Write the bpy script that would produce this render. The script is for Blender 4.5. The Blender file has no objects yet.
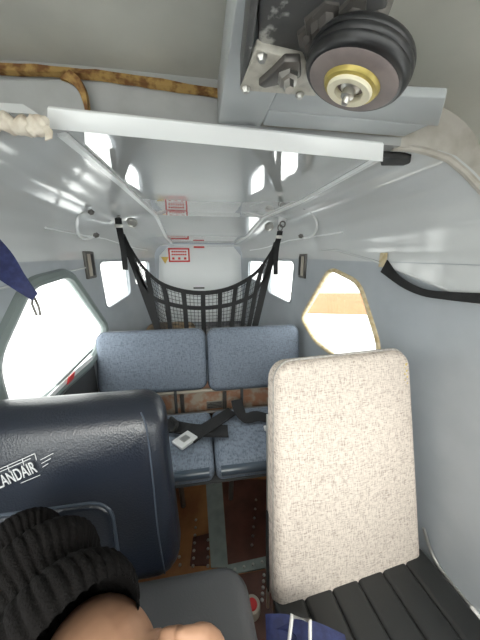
import bpy, bmesh, math, random
from mathutils import Vector, Matrix
from mathutils.geometry import delaunay_2d_cdt
random.seed(4)
SC = bpy.context.scene
COL = SC.collection
# ------------------------------------------------------------------ camera
F = 250.0
TH = math.atan(65 / F)
PS = math.atan(40 / F * math.cos(TH))
CAM = Vector((0, 0, 1.12))
cd = bpy.data.cameras.new('camera')
cam = bpy.data.objects.new('camera', cd)
COL.objects.link(cam)
cam.location = CAM
cam.rotation_euler = (math.pi / 2 - TH, 0, -PS)
cd.sensor_fit = 'VERTICAL'
cd.sensor_height = 32.0
cd.lens = F / 640 * 32.0
cd.clip_start = 0.02
SC.camera = cam
# ------------------------------------------------------------------ world, sun, exposure
w = bpy.data.worlds.new('sky')
SC.world = w
w.use_nodes = True
bg = w.node_tree.nodes['Background']
bg.inputs[0].default_value = (1.0, 0.995, 0.98, 1)
bg.inputs[1].default_value = 3.3
sd = bpy.data.lights.new('sun', 'SUN')
sd.energy = 1.5
sd.angle = math.radians(35)
sd.color = (1, 0.95, 0.88)
sun = bpy.data.objects.new('sun', sd)
COL.objects.link(sun)
sun.rotation_euler = Vector((0.12, 1.0, -0.62)).to_track_quat('-Z', 'Y').to_euler()
SC.view_settings.view_transform = 'Standard'
SC.view_settings.look = 'None'
SC.view_settings.exposure = 0.5
SC.view_settings.gamma = 1.0
SC.view_settings.use_curve_mapping = False
SC.cycles.max_bounces = 12
SC.cycles.diffuse_bounces = 6
SC.cycles.glossy_bounces = 6
SC.cycles.transparent_max_bounces = 12
SC.cycles.use_denoising = True


# ------------------------------------------------------------------ helpers: measuring
def ray(px, py):
    r, u = (px - 240) / F, (320 - py) / F
    fy = math.cos(TH) + u * math.sin(TH)
    z = -math.sin(TH) + u * math.cos(TH)
    return Vector((r * math.cos(PS) + fy * math.sin(PS), -r * math.sin(PS) + fy * math.cos(PS), z))


def P(px, py, x=None, y=None, z=None):
    d = ray(px, py)
    t = (x - CAM.x) / d.x if x is not None else (y - CAM.y) / d.y if y is not None else (z - CAM.z) / d.z
    return CAM + d * t


def lerp(tab, v):
    if v <= tab[0][0]:
        return tab[0][1]
    for (a, p), (b, q) in zip(tab, tab[1:]):
        if v <= b:
            return p + (q - p) * (v - a) / (b - a)
    return tab[-1][1]


def V(*a):
    return Vector(a)


# ------------------------------------------------------------------ materials
def mat(name, col, rough=0.5, metal=0.0, spec=0.5, noise=None, bump=None, coat=0.0, sheen=0.0):
    """noise=(scale, second colour, low, high); bump=(scale, strength, kind)"""
    m = bpy.data.materials.new(name)
    m.use_nodes = True
    nt = m.node_tree
    b = nt.nodes['Principled BSDF']
    b.inputs['Base Color'].default_value = (*col, 1)
    b.inputs['Roughness'].default_value = rough
    b.inputs['Metallic'].default_value = metal
    b.inputs['Specular IOR Level'].default_value = spec
    b.inputs['Coat Weight'].default_value = coat
    b.inputs['Coat Roughness'].default_value = 0.08
    b.inputs['Sheen Weight'].default_value = sheen
    tc = nt.nodes.new('ShaderNodeTexCoord')
    if noise:
        n = nt.nodes.new('ShaderNodeTexNoise')
        n.inputs['Scale'].default_value = noise[0]
        n.inputs['Detail'].default_value = 5
        r = nt.nodes.new('ShaderNodeValToRGB')
        r.color_ramp.elements[0].position = noise[2]
        r.color_ramp.elements[1].position = noise[3]
        r.color_ramp.elements[0].color = (*col, 1)
        r.color_ramp.elements[1].color = (*noise[1], 1)
        nt.links.new(tc.outputs['Object'], n.inputs['Vector'])
        nt.links.new(n.outputs['Fac'], r.inputs['Fac'])
        nt.links.new(r.outputs['Color'], b.inputs['Base Color'])
    if bump:
        if bump[2] == 'voronoi':
            t = nt.nodes.new('ShaderNodeTexVoronoi')
            out = t.outputs['Distance']
        else:
            t = nt.nodes.new('ShaderNodeTexNoise')
            t.inputs['Detail'].default_value = 3
            out = t.outputs['Fac']
        t.inputs['Scale'].default_value = bump[0]
        bp = nt.nodes.new('ShaderNodeBump')
        bp.inputs['Strength'].default_value = bump[1]
        bp.inputs['Distance'].default_value = bump[3] if len(bump) > 3 else 0.002
        nt.links.new(tc.outputs['Object'], t.inputs['Vector'])
        nt.links.new(out, bp.inputs['Height'])
        nt.links.new(bp.outputs['Normal'], b.inputs['Normal'])
    return m


def weave_mat(name, c1, c2, scale, rough=0.9, bumpd=0.0012):
    m = mat(name, c1, rough, spec=0.15)
    nt = m.node_tree
    b = nt.nodes['Principled BSDF']
    tc = nt.nodes.new('ShaderNodeTexCoord')
    sets = []
    for d, sx in (('X', (scale, scale * 0.12, scale * 0.12)), ('Z', (scale * 0.12, scale * 0.12, scale))):
        mp = nt.nodes.new('ShaderNodeMapping')
        mp.inputs['Scale'].default_value = sx
        n = nt.nodes.new('ShaderNodeTexNoise')
        n.inputs['Scale'].default_value = 1.0
        n.inputs['Detail'].default_value = 2
        nt.links.new(tc.outputs['Object'], mp.inputs['Vector'])
        nt.links.new(mp.outputs['Vector'], n.inputs['Vector'])
        sets.append(n)
    mx = nt.nodes.new('ShaderNodeMath')
    mx.operation = 'ADD'
    nt.links.new(sets[0].outputs['Fac'], mx.inputs[0])
    nt.links.new(sets[1].outputs['Fac'], mx.inputs[1])
    hv = nt.nodes.new('ShaderNodeMath')
    hv.operation = 'MULTIPLY'
    hv.inputs[1].default_value = 0.5
    nt.links.new(mx.outputs[0], hv.inputs[0])
    r = nt.nodes.new('ShaderNodeValToRGB')
    r.color_ramp.elements[0].position = 0.36
    r.color_ramp.elements[1].position = 0.54
    r.color_ramp.elements[0].color = (*c2, 1)
    r.color_ramp.elements[1].color = (*c1, 1)
    nt.links.new(hv.outputs[0], r.inputs['Fac'])
    nt.links.new(r.outputs['Color'], b.inputs['Base Color'])
    bp = nt.nodes.new('ShaderNodeBump')
    bp.inputs['Strength'].default_value = 0.6
    bp.inputs['Distance'].default_value = bumpd
    nt.links.new(hv.outputs[0], bp.inputs['Height'])
    nt.links.new(bp.outputs['Normal'], b.inputs['Normal'])
    return m


def glass_mat(name):
    m = bpy.data.materials.new(name)
    m.use_nodes = True
    nt = m.node_tree
    nt.nodes.clear()
    o = nt.nodes.new('ShaderNodeOutputMaterial')
    t = nt.nodes.new('ShaderNodeBsdfTransparent')
    t.inputs[0].default_value = (0.96, 0.98, 0.97, 1)
    g = nt.nodes.new('ShaderNodeBsdfGlossy')
    g.inputs['Roughness'].default_value = 0.02
    mx = nt.nodes.new('ShaderNodeMixShader')
    mx.inputs[0].default_value = 0.05
    nt.links.new(t.outputs[0], mx.inputs[1])
    nt.links.new(g.outputs[0], mx.inputs[2])
    nt.links.new(mx.outputs[0], o.inputs[0])
    return m


M = dict(
    ceiling=mat('ceiling gloss paint', (0.52, 0.53, 0.525), 0.04, spec=1.0, bump=(4, 0.12, 'noise', 0.02), coat=1.0),
    shell=mat('shell gloss paint', (0.62, 0.635, 0.635), 0.14, spec=0.7, bump=(5, 0.16, 'noise', 0.012), coat=0.6),
    wallp=mat('side wall paint', (0.41, 0.44, 0.47), 0.38, spec=0.5, noise=(9, (0.37, 0.40, 0.43), 0.4, 0.7), bump=(7, 0.12, 'noise', 0.01)),
    white=mat('white enamel', (0.90, 0.92, 0.92), 0.25, spec=0.6, coat=0.2),
    bulk=mat('bulkhead white', (0.86, 0.88, 0.88), 0.35, spec=0.5),
    roof=mat('cockpit roof liner', (0.55, 0.55, 0.50), 0.42, noise=(6, (0.46, 0.46, 0.42), 0.4, 0.65), bump=(12, 0.15, 'noise', 0.004)),
    former=mat('former paint', (0.40, 0.405, 0.40), 0.5, noise=(14, (0.34, 0.345, 0.335), 0.45, 0.7)),
    beige=mat('beige lining', (0.50, 0.475, 0.43), 0.75, noise=(22, (0.40, 0.37, 0.32), 0.42, 0.68), bump=(30, 0.3, 'noise', 0.004)),
    rust=mat('perished brown sealant', (0.40, 0.25, 0.08), 0.8, noise=(55, (0.16, 0.07, 0.02), 0.42, 0.6), bump=(90, 0.6, 'noise', 0.003)),
    greybox=mat('grey box paint', (0.43, 0.455, 0.465), 0.35, spec=0.5, coat=0.1),
    chipped=mat('chipped dark paint', (0.075, 0.075, 0.075), 0.42, noise=(38, (0.42, 0.42, 0.40), 0.60, 0.66), bump=(45, 0.3, 'noise', 0.002)),
    plate=mat('cream worn plate', (0.50, 0.48, 0.42), 0.5, noise=(60, (0.30, 0.28, 0.24), 0.5, 0.75)),
    steel=mat('worn steel', (0.55, 0.54, 0.51), 0.35, metal=0.9),
    darksteel=mat('dark steel', (0.16, 0.15, 0.14), 0.45, metal=0.7),
    chrome=mat('bright buckle metal', (0.85, 0.85, 0.84), 0.4, metal=0.4),
    rubber=mat('black rubber', (0.014, 0.014, 0.015), 0.36, spec=0.5, bump=(60, 0.25, 'noise', 0.001)),
    hubface=mat('dusty rubber face', (0.24, 0.20, 0.19), 0.6, noise=(30, (0.17, 0.14, 0.14), 0.4, 0.7)),
    brass=mat('yellow plated brass', (0.52, 0.42, 0.12), 0.4, metal=0.45, noise=(40, (0.35, 0.27, 0.08), 0.5, 0.7)),
    bushing=mat('cream bushing', (0.78, 0.73, 0.55), 0.4),
    navy=mat('navy leather', (0.014, 0.018, 0.028), 0.29, spec=0.65, noise=(4, (0.010, 0.013, 0.021), 0.4, 0.7), bump=(260, 0.35, 'voronoi', 0.0012)),
    piping=mat('navy piping', (0.06, 0.075, 0.10), 0.3, spec=0.6),
    bench=weave_mat('blue grey bench cloth', (0.20, 0.235, 0.29), (0.10, 0.12, 0.155), 520, 0.75, 0.0006),
    benchlip=mat('blue vinyl edge', (0.055, 0.075, 0.10), 0.28, spec=0.6),
    grey=mat('dark grey leather', (0.075, 0.076, 0.08), 0.5, spec=0.4, bump=(330, 0.3, 'voronoi', 0.001)),
    tweed=weave_mat('beige tweed', (0.66, 0.585, 0.52), (0.34, 0.28, 0.245), 620, 0.95),
    tweededge=mat('grey cover edging', (0.42, 0.40, 0.37), 0.8, noise=(120, (0.30, 0.28, 0.26), 0.4, 0.6)),
    foam=mat('yellow foam', (0.62, 0.48, 0.17), 0.9, bump=(120, 0.6, 'noise', 0.003)),
    blackv=mat('black vinyl', (0.022, 0.023, 0.023), 0.42, spec=0.5, bump=(14, 0.35, 'noise', 0.006)),
    web=mat('black webbing', (0.012, 0.012, 0.013), 0.75, bump=(300, 0.5, 'noise', 0.001)),
    netting=mat('black net thread', (0.02, 0.02, 0.023), 0.8),
    bluewe=mat('navy webbing', (0.012, 0.017, 0.07), 0.7, noise=(90, (0.022, 0.03, 0.11), 0.4, 0.65), bump=(260, 0.5, 'noise', 0.001)),
    floor=mat('rust brown floor', (0.40, 0.19, 0.07), 0.5, noise=(9, (0.24, 0.10, 0.04), 0.35, 0.65), bump=(60, 0.2, 'noise', 0.002)),
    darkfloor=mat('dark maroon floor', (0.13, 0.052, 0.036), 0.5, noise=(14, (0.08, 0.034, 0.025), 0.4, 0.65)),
    stripg=mat('green grey floor strip', (0.27, 0.31, 0.29), 0.5, noise=(20, (0.20, 0.235, 0.22), 0.4, 0.7)),
    amber=mat('yellowed window seal', (0.66, 0.56, 0.36), 0.6, noise=(50, (0.5, 0.38, 0.2), 0.45, 0.65)),
    seal=mat('grey green window seal', (0.20, 0.235, 0.23), 0.45),
    dark=mat('dark grey', (0.06, 0.062, 0.065), 0.6),
    copper=mat('coppery panel', (0.42, 0.22, 0.14), 0.5, noise=(18, (0.48, 0.42, 0.34), 0.45, 0.6)),
    tan=mat('tan rail', (0.45, 0.40, 0.33), 0.5),
    red=mat('placard red', (0.62, 0.03, 0.03), 0.5),
    signwhite=mat('placard white', (0.82, 0.80, 0.78), 0.5),
    yellow=mat('warning yellow', (0.75, 0.52, 0.12), 0.5),
    black=mat('black', (0.012, 0.012, 0.012), 0.5),
    cloth=mat('cream cloth wrap', (0.72, 0.66, 0.56), 0.9, noise=(40, (0.55, 0.46, 0.36), 0.45, 0.7), bump=(60, 0.6, 'noise', 0.004)),
    knit=mat('black knit', (0.008, 0.0072, 0.007), 0.95, spec=0.1, bump=(380, 0.8, 'noise', 0.002)),
    skin=mat('skin', (0.40, 0.225, 0.14), 0.5, spec=0.35, noise=(25, (0.34, 0.185, 0.115), 0.4, 0.7)),
    jacket=mat('dark jacket', (0.03, 0.03, 0.035), 0.8),
    trousers=mat('dark trousers', (0.03, 0.035, 0.05), 0.85),
    hair=mat('dark hair', (0.03, 0.02, 0.015), 0.6),
    glass=glass_mat('window glass'),
    snow=mat('pale apron', (0.80, 0.80, 0.80), 0.9, noise=(0.8, (0.7, 0.7, 0.69), 0.5, 0.75)),
    ochre=mat('ochre ground', (0.34, 0.145, 0.06), 0.9, noise=(1.2, (0.28, 0.12, 0.05), 0.4, 0.7)),
    thread=mat('silver thread', (0.60, 0.61, 0.62), 0.5),
    bag=mat('brown bag', (0.20, 0.13, 0.06), 0.8, noise=(16, (0.10, 0.07, 0.04), 0.4, 0.6)),
    bagd=mat('dark bag', (0.05, 0.05, 0.055), 0.8, noise=(12, (0.12, 0.12, 0.12), 0.45, 0.6)),
)

for k_, i_ in (('ceiling', 1.9),):
    b_ = M[k_].node_tree.nodes['Principled BSDF']
    b_.inputs['IOR'].default_value = i_
    b_.inputs['Coat IOR'].default_value = i_
    b_.inputs['Coat Roughness'].default_value = 0.03

# ------------------------------------------------------------------ helpers: mesh building
def sm(bm, ang=40):
    for f in bm.faces:
        f.smooth = True
    for e in bm.edges:
        if len(e.link_faces) == 2 and e.calc_face_angle(0) > math.radians(ang):
            e.smooth = False
    return bm


BASE = {}


def obj(name, bm, m, parent=None, smooth=40, base=None, mats=None, kind=None):
    bmesh.ops.recalc_face_normals(bm, faces=bm.faces)
    if smooth:
        sm(bm, smooth)
    if parent is not None:
        b = BASE[parent]
    elif base is not None:
        b = Vector(base)
    else:
        xs = [v.co for v in bm.verts]
        b = Vector(((min(v.x for v in xs) + max(v.x for v in xs)) / 2, (min(v.y for v in xs) + max(v.y for v in xs)) / 2, min(v.z for v in xs)))
    bmesh.ops.translate(bm, verts=bm.verts, vec=-b)
    me = bpy.data.meshes.new(name)
    bm.to_mesh(me)
    bm.free()
    for mm in (mats or [m]):
        me.materials.append(M[mm])
    o = bpy.data.objects.new(name, me)
    COL.objects.link(o)
    if parent is not None:
        o.parent = parent
    else:
        o.location = b
    BASE[o] = b
    if kind:
        o['kind'] = kind
    return o


def struct(name, bm, m, parent=None, **k):
    o = obj(name, bm, m, parent, **k)
    if parent is None:
        o['kind'] = 'structure'
    return o


def thing(name, label, cat, loc, group=None):
    o = bpy.data.objects.new(name, None)
    o.empty_display_size = 0.05
    COL.objects.link(o)
    o.location = loc
    BASE[o] = Vector(loc)
    return tag(o, label, cat, group)


def tag(o, label, cat, group=None):
    o['label'] = label
    o['category'] = cat
    if group:
        o['group'] = group
    return o


def add(bm, other):
    me = bpy.data.meshes.new('t')
    other.to_mesh(me)
    other.free()
    bm.from_mesh(me)
    bpy.data.meshes.remove(me)
    return bm


def box(c, s, bev=0.0, seg=2, rot=None):
    bm = bmesh.new()
    bmesh.ops.create_cube(bm, size=1)
    bmesh.ops.scale(bm, vec=Vector(s), verts=bm.verts)
    if bev:
        bmesh.ops.bevel(bm, geom=bm.edges[:], offset=bev, segments=seg, affect='EDGES', profile=0.5)
    if rot is not None:
        bmesh.ops.transform(bm, matrix=rot.to_4x4(), verts=bm.verts)
    bmesh.ops.translate(bm, vec=Vector(c), verts=bm.verts)
    return bm


def prism(pts, d, bev=0.0, seg=2):
    """closed polygon of world points extruded by vector d"""
    bm = bmesh.new()
    a = [bm.verts.new(p) for p in pts]
    b = [bm.verts.new(Vector(p) + Vector(d)) for p in pts]
    n = len(pts)
    bm.faces.new(a)
    bm.faces.new(b[::-1])
    for i in range(n):
        bm.faces.new((a[i], a[(i + 1) % n], b[(i + 1) % n], b[i]))
    bmesh.ops.recalc_face_normals(bm, faces=bm.faces)
    if bev:
        bmesh.ops.bevel(bm, geom=bm.edges[:], offset=bev, segments=seg, affect='EDGES', profile=0.5)
    return bm


def smooth_path(pts, n=6):
    pts = [Vector(p) for p in pts]
    out = []
    for i in range(len(pts) - 1):
        p0 = pts[max(i - 1, 0)]
        p1, p2 = pts[i], pts[i + 1]
        p3 = pts[min(i + 2, len(pts) - 1)]
        for k in range(n):
            t = k / n
            out.append(0.5 * ((2 * p1) + (-p0 + p2) * t + (2 * p0 - 5 * p1 + 4 * p2 - p3) * t * t + (-p0 + 3 * p1 - 3 * p2 + p3) * t ** 3))
    out.append(pts[-1])
    return out


def tube(pts, r, seg=8, closed=False, sm_n=0, radii=None):
    pts = smooth_path(pts, sm_n) if sm_n else [Vector(p) for p in pts]
    n = len(pts)
    bm = bmesh.new()
    rings = []
    up = Vector((0, 0, 1))
    prev = None
    for i, p in enumerate(pts):
        if closed:
            t = pts[(i + 1) % n] - pts[i - 1]
        else:
            t = pts[min(i + 1, n - 1)] - pts[max(i - 1, 0)]
        t.normalize()
        if prev is None:
            a = t.cross(up)
            if a.length < 0.05:
                a = t.cross(Vector((1, 0, 0)))
        else:
            a = prev - t * prev.dot(t)
        a.normalize()
        prev = a
        b = t.cross(a)
        rr = radii[min(i * len(radii) // n, len(radii) - 1)] if radii else r
        rings.append([bm.verts.new(p + (a * math.cos(k * 2 * math.pi / seg) + b * math.sin(k * 2 * math.pi / seg)) * rr) for k in range(seg)])
    m = n if closed else n - 1
    for i in range(m):
        A, B = rings[i], rings[(i + 1) % n]
        for k in range(seg):
            bm.faces.new((A[k], A[(k + 1) % seg], B[(k + 1) % seg], B[k]))
    if not closed:
        bm.faces.new(rings[0][::-1])
        bm.faces.new(rings[-1])
    return bm


def ribbon(pts, wv, thick, sm_n=0):
    """strap: pts path, wv = width vector (one, or one per given point)"""
    if not isinstance(wv, list):
        wv = [wv] * len(pts)
    if sm_n:
        wv = smooth_path(wv, sm_n)
        pts = smooth_path(pts, sm_n)
    pts = [Vector(p) for p in pts]
    n = len(pts)
    bm = bmesh.new()
    rings = []
    for i, p in enumerate(pts):
        t = (pts[min(i + 1, n - 1)] - pts[max(i - 1, 0)]).normalized()
        wd = Vector(wv[i])
        nn = t.cross(wd).normalized() * thick / 2
        wd = wd / 2
        rings.append([bm.verts.new(p + wd + nn), bm.verts.new(p - wd + nn), bm.verts.new(p - wd - nn), bm.verts.new(p + wd - nn)])
    for A, B in zip(rings, rings[1:]):
        for k in range(4):
            bm.faces.new((A[k], A[(k + 1) % 4], B[(k + 1) % 4], B[k]))
    bm.faces.new(rings[0][::-1])
    bm.faces.new(rings[-1])
    return bm


def lathe(prof, c, axis, seg=32, closed=False):
    """prof = [(radius, height)] about axis at c"""
    q = Vector((0, 0, 1)).rotation_difference(Vector(axis).normalized()).to_matrix()
    bm = bmesh.new()
    rings = []
    for r, h in prof:
        if r < 1e-6:
            rings.append([bm.verts.new(Vector(c) + q @ Vector((0, 0, h)))])
        else:
            rings.append([bm.verts.new(Vector(c) + q @ Vector((r * math.cos(2 * math.pi * k / seg), r * math.sin(2 * math.pi * k / seg), h))) for k in range(seg)])
    pairs = list(zip(rings, rings[1:]))
    if closed:
        pairs.append((rings[-1], rings[0]))
    for A, B in pairs:
        for k in range(seg):
            k2 = (k + 1) % seg
            if len(A) == 1 and len(B) == 1:
                continue
            if len(A) == 1:
                bm.faces.new((A[0], B[k2], B[k]))
            elif len(B) == 1:
                bm.faces.new((A[k], A[k2], B[0]))
            else:
                bm.faces.new((A[k], A[k2], B[k2], B[k]))
    return bm


def rrect(w, h, r, n=6):
    r = max(min(r, w / 2 - 1e-4, h / 2 - 1e-4), 1e-4)
    out = []
    for cx, cy, a0 in ((w / 2 - r, h / 2 - r, 0), (-w / 2 + r, h / 2 - r, 90), (-w / 2 + r, -h / 2 + r, 180), (w / 2 - r, -h / 2 + r, 270)):
        for k in range(n + 1):
            a = math.radians(a0 + 90 * k / n)
            out.append((cx + r * math.cos(a), cy + r * math.sin(a)))
    # extra points on the straights
    res = []
    N = len(out)
    for i in range(N):
        res.append(out[i])
        a, b = out[i], out[(i + 1) % N]
        if (i + 1) % (n + 1) == 0:
            for k in range(1, 5):
                res.append((a[0] + (b[0] - a[0]) * k / 5, a[1] + (b[1] - a[1]) * k / 5))
    return res


def pad(o, U, Vv, W, w, h, t, r, e, crown=0.0, backcrown=0.0, warp=None):
    """upholstered pad: rounded rectangle w x h in U,V, thickness t along W (front = +W), edge rounding e, crowned front.
    warp(u, v, w) -> (u, v, w) shapes it further"""
    U, Vv, W = Vector(U).normalized(), Vector(Vv).normalized(), Vector(W).normalized()
    bm = bmesh.new()
    loops = []
    K = 5

    def loop(ins, d, sc=1.0):
        L = []
        for (x, y) in rrect(w - 2 * ins, h - 2 * ins, max(r - ins, 0.002)):
            x *= sc
            y *= sc
            q = max(abs(2 * x / w), abs(2 * y / h))
            s = max(0.0, 1 - (2 * x / w) ** 2) * max(0.0, 1 - (2 * y / h) ** 2)
            dd = d + (crown * s if d > 0 else -backcrown * s)
            if warp:
                x, y, dd = warp(x, y, dd)
            L.append(bm.verts.new(o + U * x + Vv * y + W * dd))
        return L
    for s in (0.12, 0.35, 0.6, 0.82, 0.95):
        loops.append(loop(e, -t / 2, s))
    for k in range(K + 1):
        a = math.pi / 2 * k / K
        loops.append(loop(e * (1 - math.sin(a)), -t / 2 + e * (1 - math.cos(a))))
    for k in range(K + 1):
        a = math.pi / 2 * k / K
        loops.append(loop(e * (1 - math.cos(a)), t / 2 - e * (1 - math.sin(a))))
    for s in (0.95, 0.82, 0.6, 0.35, 0.12):
        loops.append(loop(e, t / 2, s))
    for A, B in zip(loops, loops[1:]):
        n = len(A)
        for k in range(n):
            bm.faces.new((A[k], A[(k + 1) % n], B[(k + 1) % n], B[k]))
    bm.faces.new(loops[0][::-1])
    bm.faces.new(loops[-1])
    bmesh.ops.remove_doubles(bm, verts=bm.verts, dist=1e-6)
    return bm


def text_bm(s, size, depth, o, U, Vv, W):
    cu = bpy.data.curves.new('txt', 'FONT')
    cu.body = s
    cu.size = size
    cu.extrude = depth
    cu.align_x = 'CENTER'
    cu.align_y = 'CENTER'
    ob = bpy.data.objects.new('txt', cu)
    COL.objects.link(ob)
    bpy.context.view_layer.update()
    me = bpy.data.meshes.new_from_object(ob.evaluated_get(bpy.context.evaluated_depsgraph_get()))
    bpy.data.objects.remove(ob)
    bm = bmesh.new()
    bm.from_mesh(me)
    bpy.data.meshes.remove(me)
    U, Vv, W = Vector(U).normalized(), Vector(Vv).normalized(), Vector(W).normalized()
    for v in bm.verts:
        v.co = Vector(o) + U * v.co.x + Vv * v.co.y + W * v.co.z
    return bm


def remesh(bm, vox):
    me = bpy.data.meshes.new('rm')
    bm.to_mesh(me)
    bm.free()
    ob = bpy.data.objects.new('rm', me)
    COL.objects.link(ob)
    md = ob.modifiers.new('r', 'REMESH')
    md.mode = 'VOXEL'
    md.voxel_size = vox
    s2 = ob.modifiers.new('sm', 'SMOOTH')
    s2.factor = 0.5
    s2.iterations = 4
    bpy.context.view_layer.update()
    m2 = bpy.data.meshes.new_from_object(ob.evaluated_get(bpy.context.evaluated_depsgraph_get()))
    bpy.data.objects.remove(ob)
    out = bmesh.new()
    out.from_mesh(m2)
    # keep the one outer skin, not the voids inside it
    seen, best = set(), []
    for v in out.verts:
        if v in seen:
            continue
        st, comp = [v], []
        seen.add(v)
        while st:
            a = st.pop()
            comp.append(a)
            for e in a.link_edges:
                b = e.other_vert(a)
                if b not in seen:
                    seen.add(b)
                    st.append(b)
        if len(comp) > len(best):
            best = comp
    keep = set(best)
    bmesh.ops.delete(out, geom=[v for v in out.verts if v not in keep], context='VERTS')
    bpy.data.meshes.remove(m2)
    return out


def bolt(c, axis, r=0.004, h=0.003):
    return lathe([(0, h), (r * 0.6, h), (r, h * 0.4), (r, 0), (0, 0)], c, axis, 6)


# ------------------------------------------------------------------ the cabin's shape
XR = [(-0.3, 0.60), (0.5, 0.595), (0.95, 0.57), (1.33, 0.535), (1.64, 0.44), (2.0, 0.325)]
XL = [(-0.3, -0.53), (0.8, -0.525), (1.2, -0.522), (1.36, -0.505), (1.64, -0.43), (2.0, -0.335)]
RR = [(0.45, 0.41), (1.0, 0.395), (2.0, 0.26)]
RL = [(0.45, -0.245), (0.86, -0.225), (2.0, -0.20)]
ZC = [(0.4, 1.337), (1.39, 1.312), (1.67, 1.235), (2.0, 1.2)]
PROF = [(0, 1), (0.18, 0.995), (0.38, 0.96), (0.58, 0.89), (0.75, 0.76), (0.88, 0.58), (0.96, 0.36), (1, 0.15), (1, 0)]
ZS = 1.10


def shell_pt(side, y, s):
    """side wall surface: s is the height up to ZS, then 0..0.4 along the cove to the ceiling rail"""
    xw = lerp(XR if side > 0 else XL, y)
    xr = lerp(RR if side > 0 else RL, y)
    zr = lerp(ZC, y)
    if s <= ZS:
        low = max(0.0, 0.45 - s)
        return Vector((xw - side * low * low * 0.25, y, s))
    a = (s - ZS) / 0.4 * (len(PROF) - 1)
    rp = PROF[::-1]
    i = min(int(a), len(rp) - 2)
    f = a - i
    u = rp[i][0] + (rp[i + 1][0] - rp[i][0]) * f
    vv = rp[i][1] + (rp[i + 1][1] - rp[i][1]) * f
    return Vector((xr + (xw - xr) * u, y, ZS + (zr - ZS) * vv))


def wall_sheet(side, y0, y1, s0, s1, holes, ny=26, ns=24, front=None):
    pts = []
    for i in range(ny + 1):
        for j in range(ns + 1):
            pts.append(Vector((y0 + (y1 - y0) * i / ny, s0 + (s1 - s0) * j / ns)))
    edges = []
    loopsets = []
    for h in holes:
        st = len(pts)
        for p in h:
            pts.append(Vector(p))
        n = len(h)
        edges += [(st + k, st + (k + 1) % n) for k in range(n)]
    # drop grid points very close to hole outlines is not needed: cdt merges
    vo, eo, fo, _, _, _ = delaunay_2d_cdt(pts, edges, [], 0, 1e-5)

    def inside(p, poly):
        c = False
        n = len(poly)
        for i in range(n):
            a, b = poly[i], poly[(i + 1) % n]
            if (a[1] > p.y) != (b[1] > p.y) and p.x < (b[0] - a[0]) * (p.y - a[1]) / (b[1] - a[1]) + a[0]:
                c = not c
        return c
    bm = bmesh.new()
    vs = [bm.verts.new(shell_pt(side, v.x + ((lerp(front, v.y) - y0) * (y1 - v.x) / (y1 - y0) if front else 0), v.y)) for v in vo]
    for f in fo:
        cen = sum((vo[k] for k in f), Vector((0, 0))) / len(f)
        if any(inside(cen, h) for h in holes):
            continue
        try:
            bm.faces.new([vs[k] for k in f])
        except ValueError:
            pass
    bmesh.ops.delete(bm, geom=[v for v in bm.verts if not v.link_faces], context='VERTS')
    bmesh.ops.recalc_face_normals(bm, faces=bm.faces)
    # thicken outwards
    me = bmesh.ops.extrude_face_region(bm, geom=bm.faces[:])
    for v in me['geom']:
        if isinstance(v, bmesh.types.BMVert):
            v.co.x += side * 0.02
            if v.co.z > 1.2:
                v.co.z += 0.012
    return bm


def rounded_poly(poly, r, n=4):
    out = []
    N = len(poly)
    for i in range(N):
        p = Vector(poly[i])
        a = (Vector(poly[i - 1]) - p)
        b = (Vector(poly[(i + 1) % N]) - p)
        ra = min(r, a.length * 0.45)
        rb = min(r, b.length * 0.45)
        A = p + a.normalized() * ra
        B = p + b.normalized() * rb
        for k in range(n + 1):
            t = k / n
            out.append(tuple(A * (1 - t) ** 2 + p * 2 * t * (1 - t) + B * t * t))
    return out


def pz(px, py, side, it=4):
    """(y, height) on the side wall seen at a pixel"""
    y = 1.0
    for _ in range(12):
        x = lerp(XR if side > 0 else XL, y)
        p = P(px, py, x=x)
        y = 0.5 * y + 0.5 * p.y
    return (p.y, min(p.z, ZS - 0.005))


WL = rounded_poly([pz(26, 284, -1), pz(68, 272, -1), pz(107, 328, -1), pz(92, 362, -1), (0.80, 0.655), (0.66, 0.66), (0.655, 0.86)], 0.06)
WR = rounded_poly([pz(330, 268, 1), pz(360, 283, 1), pz(381, 350, 1), (0.72, 0.69), (0.97, 0.69), (1.12, 0.70), pz(301, 318, 1)], 0.05)
AL = rounded_poly([(1.37, 1.09), (1.63, 1.09), (1.63, 0.885), (1.385, 0.84)], 0.04)
AR = rounded_poly([(1.37, 1.09), (1.63, 1.09), (1.63, 0.875), (1.385, 0.84)], 0.04)
SL = rounded_poly([(1.69, 1.08), (1.90, 1.08), (1.90, 0.95), (1.69, 0.93)], 0.03)
SR = rounded_poly([(1.69, 1.08), (1.90, 1.08), (1.90, 0.95), (1.69, 0.93)], 0.03)
CK = rounded_poly([(-0.55, 1.07), (0.30, 1.07), (0.30, 0.68), (-0.55, 0.68)], 0.05)
Y1 = 2.0
wr = struct('wall_right', wall_sheet(1, -0.75, Y1, 0, ZS, [WR, AR, SR, CK], ny=40, ns=30), 'wallp', smooth=50)
wl = struct('wall_left', wall_sheet(-1, -0.75, Y1, 0, ZS, [WL, AL, SL, CK], ny=40, ns=30), 'wallp', smooth=50)
# upper shell panels, cove between wall and ceiling
FR = [(ZS, 0.30), (ZS + 0.1, 0.45), (ZS + 0.2, 0.50), (ZS + 0.3, 0.53), (ZS + 0.4, 0.545)]
struct('wall_right', wall_sheet(1, 0.515, Y1, ZS, ZS + 0.4, [], 36, 32, FR), 'shell', smooth=60)
struct('wall_left', wall_sheet(-1, 0.505, Y1, ZS, ZS + 0.4, [], 36, 32), 'shell', smooth=60)


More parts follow.
